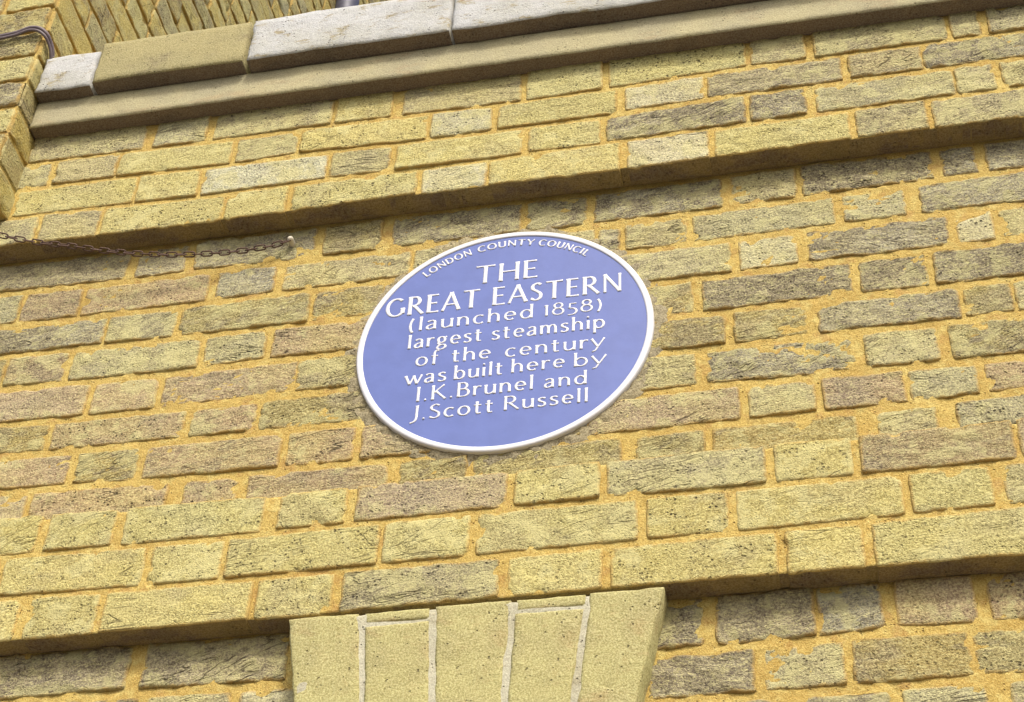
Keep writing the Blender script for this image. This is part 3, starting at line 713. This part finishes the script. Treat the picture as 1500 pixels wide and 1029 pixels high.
def glyph_mesh(ch, heavy, ux, uz):
    """bead mesh in metres for unit scale ux (x) and uz (cap height)"""
    key_ = (ch, heavy, round(ux, 4), round(uz, 4))
    if key_ in glyph_cache: return glyph_cache[key_]
    V, F = [], []
    prof = [(-1, 0.0), (-.93, .72), (-.6, .98), (0, 1.0), (.6, .98), (.93, .72), (1, 0.0)]
    H = .0009
    si = 0
    for s in G[ch][1]:
        si += 1
        if isinstance(s, str):
            _, cx, cz = s.split(':'); cx, cz = float(cx) * ux, float(cz) * uz
            r = .062 * uz * heavy
            b = len(V)
            rings = [(1.0, 0.0005), (1.0, -.0008), (.8, -.0014), (.4, -.0017)]
            for (q, y) in rings:
                for i in range(12):
                    a = i * math.pi / 6
                    V.append((cx + r * q * math.cos(a), y, cz + r * q * math.sin(a)))
            V.append((cx, -.0018, cz))
            for j in range(3):
                for i in range(12):
                    F.append((b + j * 12 + i, b + j * 12 + (i + 1) % 12, b + (j + 1) * 12 + (i + 1) % 12, b + (j + 1) * 12 + i))
            for i in range(12): F.append((b + 36 + i, b + 36 + (i + 1) % 12, len(V) - 1))
            continue
        thin = s[-1] == 't'
        pts = [(p[0] * ux, p[1] * uz) for p in (s[:-1] if thin else s)]
        # resample
        closed = math.hypot(pts[0][0] - pts[-1][0], pts[0][1] - pts[-1][1]) < 1e-5 and len(pts) > 6
        P = [pts[0]]
        for a, c in zip(pts, pts[1:]):
            L = math.hypot(c[0] - a[0], c[1] - a[1])
            if L < 1e-6: continue
            n = max(1, int(L / .0022))
            for i in range(1, n + 1): P.append((a[0] + (c[0] - a[0]) * i / n, a[1] + (c[1] - a[1]) * i / n))
        tot = len(P)
        acc = [0.0]
        for a, c in zip(P, P[1:]): acc.append(acc[-1] + math.hypot(c[0] - a[0], c[1] - a[1]))
        Ltot = acc[-1]
        b = len(V)
        for i, p in enumerate(P):
            q0, q1 = (P[i - 1] if i > 0 else (P[-2] if closed else P[0])), (P[i + 1] if i < tot - 1 else (P[1] if closed else P[-1]))
            tx, tz = q1[0] - q0[0], q1[1] - q0[1]
            L = math.hypot(tx, tz) or 1.0
            tx /= L; tz /= L
            # thickness follows the direction of the pen: uprights and falling diagonals are heavy
            vert = abs(tz) ** 1.3
            fall = 1.0 if tx * tz <= 0 else 0.82
            wd = (.060 + .070 * vert * fall) * uz * heavy
            if thin: wd = (.050 + .035 * abs(tz)) * uz * heavy
            if not closed:
                de = min(acc[i], Ltot - acc[i]) / uz
                wd *= 1 + .26 * math.exp(-(de / .075) ** 2)
            hw = wd * .5 + .0002
            dome = H * (1 - .04 * si)
            for (q, hh) in prof:
                V.append((p[0] - tz * hw * q, .0005 - (dome + .0005) * hh, p[1] + tx * hw * q))
        m = len(prof)
        for i in range(tot - 1):
            for j in range(m - 1):
                a = b + i * m + j
                F.append((a, a + m, a + m + 1, a + 1))
        if not closed:
            F.append(tuple(b + j for j in range(m)))
            F.append(tuple(b + (tot - 1) * m + j for j in reversed(range(m))))
    me = bpy.data.meshes.new('letter')
    me.from_pydata(V, [], F)
    me.polygons.foreach_set('use_smooth', [True] * len(me.polygons))
    me.materials.append(M_GLAZE)
    me.update()
    glyph_cache[key_] = me
    return me
def place_glyph(ch, x, z, ux, uz, heavy, rot=0.0):
    o = bpy.data.objects.new('letter', glyph_mesh(ch, heavy, ux, uz))
    col.objects.link(o)
    o.parent = plaque
    o.location = (x - PCX, FY - .0001 + .01, z - PCZ)
    o.rotation_euler = (0, rot, 0)
    return o
WORDS = [('THE', -0.5138, -0.4125, 3.5725, 0.0401, 1), ('GREAT', -0.655, -0.5021, 3.5202, 0.0401, 1), ('EASTERN', -0.4823, -0.2807, 3.52, 0.0396, 1),
 ('(launched', -0.6128, -0.4197, 3.4834, 0.0298, 0), ('1858)', -0.4013, -0.3115, 3.4836, 0.0262, 0), ('largest', -0.6118, -0.4955, 3.4458, 0.0293, 0),
 ('steamship', -0.4815, -0.3064, 3.445, 0.029, 0), ('of', -0.5974, -0.5602, 3.4073, 0.0288, 0), ('the', -0.5425, -0.4808, 3.4073, 0.0287, 0),
 ('century', -0.458, -0.305, 3.4054, 0.0284, 0), ('was', -0.6109, -0.5480, 3.3705, 0.0282, 0), ('built', -0.5345, -0.4600, 3.371, 0.0281, 0),
 ('here', -0.4465, -0.3665, 3.3719, 0.0279, 0), ('by', -0.3515, -0.3025, 3.3704, 0.0278, 0), ('I.K.Brunel', -0.5894, -0.414, 3.3342, 0.0289, 0),
 ('and', -0.3962, -0.3334, 3.3339, 0.0273, 0), ('J.Scott', -0.5979, -0.4709, 3.2971, 0.0284, 0), ('Russell', -0.4545, -0.3316, 3.2981, 0.0275, 0)]
def xs_of(c):
    out = []
    for st in G[c][1]:
        if isinstance(st, str): out.append(float(st.split(':')[1])); continue
        out += [p[0] for p in st if not isinstance(p, str)]
    return min(out), max(out)
for word, xl, xr, zb, hh, caps in WORDS:
    gap = .17 if caps else .15
    heavy = 1.16 if caps else 1.06
    n0 = xs_of(word[0])[0]; n1 = xs_of(word[-1])[1]
    tot = sum(G[c][0] for c in word[:-1]) + gap * (len(word) - 1) - n0 + n1
    hw = .05 * heavy * hh * (1 if word[0] not in 'wTy(' else .4)
    ux = (xr - xl - 2 * hw) / tot
    x = xl + hw - n0 * ux
    for c in word:
        place_glyph(c, x + DX, zb + DZ, ux, hh, heavy)
        x += (G[c][0] + gap) * ux
def arc_word(word, a0, a1, r, hh):
    gap = .22
    adv = [G[c][0] for c in word]
    tot = sum(adv) + gap * (len(word) - 1) - adv[0] / 2 - adv[-1] / 2
    s = math.radians(a1 - a0) / tot
    a = math.radians(a0) - adv[0] / 2 * s
    for c, w in zip(word, adv):
        am = a + w / 2 * s
        ux = s * r * 1.0
        # centre of glyph on the circle; baseline direction along the tangent
        x = PCX + (r - hh / 2) * math.sin(am) - w / 2 * ux * math.cos(am)
        z = PCZ + (r - hh / 2) * math.cos(am) + w / 2 * ux * math.sin(am)
        place_glyph(c, x, z, ux, hh, 1.6, am)
        a += (w + gap) * s
arc_word('LONDON', -40.0, -19.0, .2062, .0135)
arc_word('COUNTY', -12.4, 10.0, .2062, .0135)
arc_word('COUNCIL', 15.6, 37.8, .2062, .0135)

# ================================================================== PIER AND FLANK WALL (left)
XF, PY = -1.364, -.1175
pier = empty('brick_pier', (XF, PY, 3.85), 'taller yellow brick building corner standing forward at the left end of the cornice', 'building corner')
PB = 3.853
# pier joints: solid core with mortar face, stepping back where the photograph shows it weathered
def pier_core():
    V, F = [], []
    x0, x1, y0, y1, z0, z1 = -4.4, XF + .003, PY + .004, 6.0, PB + .002, 9.0
    V = [(x0, y0, z0), (x1 - .006, y0, z0), (x1 - .006, y0, z1), (x0, y0, z1), (x1 - .006, y1, z0), (x1 - .006, y1, z1), (x0, y1, z0)]
    F = [(0, 1, 2, 3), (1, 4, 5, 2), (0, 6, 4, 1)]
    mesh_obj('mortar', V, F, M_MORTAR, pier, smooth=False)
pier_core()
def in_view(x, y, z, mrg=25):
    p = Vector((x, y, z)) - cam.matrix_world.translation
    d = p.dot(_fwd)
    if d < .1: return False
    u = 750 + 2580.75 * p.dot(_right) / d; v = 514.5 - 2580.75 * p.dot(_up) / d
    return -mrg < u < 1500 + mrg and -mrg < v < 1029 + mrg
tones_f = 'OBPOGDBO'
stuff = []
flank_stuff = []
for n in range(0, 66):
    zb = PB + .0755 * n + .0; zt = zb + .0665
    # front face
    first = .1025 if n % 2 else .215
    x = XF; i = 0
    while x > -4.35:
        L = first if i == 0 else (.215 if (i + n) % 2 else .1025)
        a, b = x - L, x
        if zb < 4.9 and (in_view(b, PY, (zb + zt) / 2, 60) or in_view(a, PY, (zb + zt) / 2, 60)):
            jog = rnd.uniform(-.0045, -.001)
            make_brick(pier, a, b + jog if i == 0 else b, zb, zb, zt, zt, rnd.choice('OBOYDOFG'), PY - (rnd.uniform(0, .004)), .05)
        else:
            stuff.append((a, b - (.002 if i == 0 else 0), PY, PY + .04, zb, zt))
        x = a - .011; i += 1
    # flank face: Flemish bond running back
    y = PY + (.215 if n % 2 else .1025) * 0 + .0
    i = 0
    while y < 5.6:
        L = (.215 if (i + n) % 2 else .1025) + (.0 if i else .003 * (n % 3))
        a, b = y + (.004 if i == 0 else 0), y + L
        # hidden behind the coping? keep what can be seen
        vis = in_view(XF, a, (zb + zt) / 2, 12) or in_view(XF, b, (zb + zt) / 2, 12)
        beh = b > -.10 and zt < 4.27 and b > .0
        if vis and not beh and y < 2.2:
            fn = lambda X, Yv, Z: (XF - Yv, X, Z)
            make_brick(pier, a, b, zb, zb, zt, zt, rnd.choice('FFOFYFGF'), -rnd.uniform(0, .003), .03, to_world=fn, nu=16, nv=9)
        else:
            flank_stuff.append((a, b, 0, .03, zb, zt))
        y += L + .004; i += 1
V, F = box_mesh(stuff)
V2, F2 = box_mesh(flank_stuff)
V2 = [(XF - yy, xx, zz) for xx, yy, zz in V2]
F = F + [tuple(len(V) + i for i in f) for f in F2]
o = mesh_obj('brickwork', V + V2, F, M_BRICK, pier, smooth=False); o['kind'] = 'stuff'
c = lin(186, 168, 108); o.color = (c[0], c[1], c[2], .45)

# ================================================================== CHAIN
chain = empty('hanging_chain', (-.839, -.012, 3.738), 'thin rusty iron chain hanging from a round white stud left of the plaque', 'chain')
CH = [(-.8390, -.0120, 3.7381), (-.8658, -.0157, 3.7255), (-.91, -.0216, 3.7152), (-.9548, -.0275, 3.7101), (-.9946, -.0327, 3.7085), (-1.0404, -.0386, 3.7090), (-1.093, -.0452, 3.7135),
      (-1.1533, -.0526, 3.7240), (-1.2146, -.062, 3.7370), (-1.2565, -.072, 3.7400), (-1.2778, -.080, 3.7405), (-1.2999, -.088, 3.7422), (-1.3216, -.096, 3.7445), (-1.3547, -.107, 3.7496), (-1.3883, -.118, 3.7574), (-1.45, -.118, 3.775), (-1.56, -.118, 3.82), (-1.64, -.118, 3.87)]
def path_points(P, step):
    out = [Vector(P[0])]; cur = Vector(P[0]); need = step
    for a, b in zip(P, P[1:]):
        a, b = Vector(a), Vector(b)
        L = (b - a).length; pos = 0.0
        while L - pos >= need:
            pos += need; out.append(a + (b - a) * (pos / L)); need = step
        need -= (L - pos)
    return out
def link_mesh():
    V, F = [], []
    hl, r, w = .0096, .00125, .0041
    path = []
    for i in range(8): a = math.pi / 2 - math.pi * i / 7; path.append(((hl - w) + w * math.cos(a), w * math.sin(a)))
    for i in range(8): a = -math.pi / 2 - math.pi * i / 7; path.append((-(hl - w) + w * math.cos(a), w * math.sin(a)))
    n = len(path); m = 6
    for i, p in enumerate(path):
        q0, q1 = path[i - 1], path[(i + 1) % n]
        t = Vector((q1[0] - q0[0], q1[1] - q0[1], 0)).normalized()
        nn = Vector((-t.y, t.x, 0))
        for j in range(m):
            a = 2 * math.pi * j / m
            v = Vector((p[0], p[1], 0)) + nn * r * math.cos(a) + Vector((0, 0, 1)) * r * math.sin(a)
            V.append(tuple(v))
    for i in range(n):
        for j in range(m):
            a = i * m + j; b = i * m + (j + 1) % m; c = ((i + 1) % n) * m + (j + 1) % m; d = ((i + 1) % n) * m + j
            F.append((a, b, c, d))
    me = bpy.data.meshes.new('link')
    me.from_pydata(V, [], F); me.polygons.foreach_set('use_smooth', [True] * len(me.polygons)); me.materials.append(M_RUST); me.update()
    return me
LK = link_mesh()
pts = path_points(CH, .0148)
for i in range(len(pts) - 1):
    p = (pts[i] + pts[i + 1]) / 2
    d = (pts[i + 1] - pts[i]).normalized()
    o = bpy.data.objects.new('link', LK); col.objects.link(o); o.parent = chain
    o.location = p - Vector((-.839, -.012, 3.738))
    q = d.to_track_quat('X', 'Z')
    o.rotation_mode = 'QUATERNION'
    o.rotation_quaternion = q @ Matrix.Rotation(math.radians((38 if i % 2 else 128) + rnd.uniform(-14, 14)), 4, 'X').to_quaternion()
def dome(name, c, r, h, mat, parent, yb):
    V, F = [], []
    prof = [(1.0, yb)] + [(math.cos(a), c[1] - h * math.sin(a)) for a in (0, .35, .7, 1.05, 1.35)]
    for (q, y) in prof:
        for i in range(18):
            a = i * math.pi / 9
            V.append((c[0] + r * q * math.cos(a), y, c[2] + r * q * math.sin(a)))
    V.append((c[0], c[1] - h, c[2]))
    for j in range(len(prof) - 1):
        for i in range(18):
            F.append((j * 18 + i, j * 18 + (i + 1) % 18, (j + 1) * 18 + (i + 1) % 18, (j + 1) * 18 + i))
    for i in range(18): F.append(((len(prof) - 1) * 18 + i, (len(prof) - 1) * 18 + (i + 1) % 18, len(V) - 1))
    return mesh_obj(name, V, F, mat, parent, tuple(c))
dome('stud', (-.8385, -.013, 3.7395), .0052, .005, M_BOLT, chain, .006)

# ================================================================== CABLES
def tube(name, P, r, mat, parent=None, m=8, origin=None):
    V, F = [], []
    P = [Vector(p) for p in P]
    n = len(P)
    for i, p in enumerate(P):
        t = (P[min(i + 1, n - 1)] - P[max(i - 1, 0)]).normalized()
        s = t.cross(Vector((0.1, .9, .2))).normalized(); u = s.cross(t)
        for j in range(m):
            a = 2 * math.pi * j / m
            V.append(tuple(p + s * r * math.cos(a) + u * r * math.sin(a)))
    for i in range(n - 1):
        for j in range(m):
            F.append((i * m + j, i * m + (j + 1) % m, (i + 1) * m + (j + 1) % m, (i + 1) * m + j))
    F.append(tuple(range(m))); F.append(tuple((n - 1) * m + j for j in reversed(range(m))))
    return mesh_obj(name, V, F, mat, parent, origin or tuple(P[0]))
def smooth_path(P, n=6):
    Q = [P[0]] + P + [P[-1]]; out = []
    for i in range(1, len(Q) - 2):
        for s in range(n):
            t = s / n
            out.append(tuple(.5 * (2 * Q[i][k] + (Q[i + 1][k] - Q[i - 1][k]) * t + (2 * Q[i - 1][k] - 5 * Q[i][k] + 4 * Q[i + 1][k] - Q[i + 2][k]) * t * t + (3 * Q[i][k] - Q[i - 1][k] - 3 * Q[i + 1][k] + Q[i + 2][k]) * t ** 3) for k in range(3)))
    out.append(P[-1]); return out
CB = [(-1.9, -.128, 4.33), (-1.65, -.128, 4.305), (-1.5367, -.128, 4.2945), (-1.4795, -.128, 4.291), (-1.4511, -.128, 4.2885), (-1.4172, -.128, 4.2925), (-1.3912, -.130, 4.2985), (-1.3700, -.130, 4.2925), (-1.3575, -.122, 4.284), (-1.3530, -.108, 4.276), (-1.351, -.098, 4.266), (-1.352, -.088, 4.254)]
c1 = tube('cable', smooth_path(CB), .0040, M_CABLE)
c1['label'] = 'upper of two dull purple cables on the brick corner by the coping'; c1['category'] = 'cable'; c1['group'] = 'cables over the brick corner'
c2 = tube('cable', smooth_path([(x, y - .002, z - .0105 - (.002 if i < 4 else 0)) for i, (x, y, z) in enumerate(CB)]), .0030, M_CABLE)
c2['label'] = 'lower thinner cable running beneath the other over the brick corner'; c2['category'] = 'cable'; c2['group'] = 'cables over the brick corner'

# ================================================================== DOWNPIPE behind the parapet
pp = tube('downpipe', [(-1.322, 1.16, 4.2), (-1.322, 1.16, 5.2), (-1.322, 1.16, 6.0), (-1.322, 1.16, 6.2), (-1.322, 1.16, 9.0)], .036, M_PIPE, None, 16)
pp['label'] = 'dark blue grey downpipe on the flank wall, just showing above the white coping'; pp['category'] = 'pipe'

for o in bpy.data.objects:
    if '_at' in o: del o['_at']
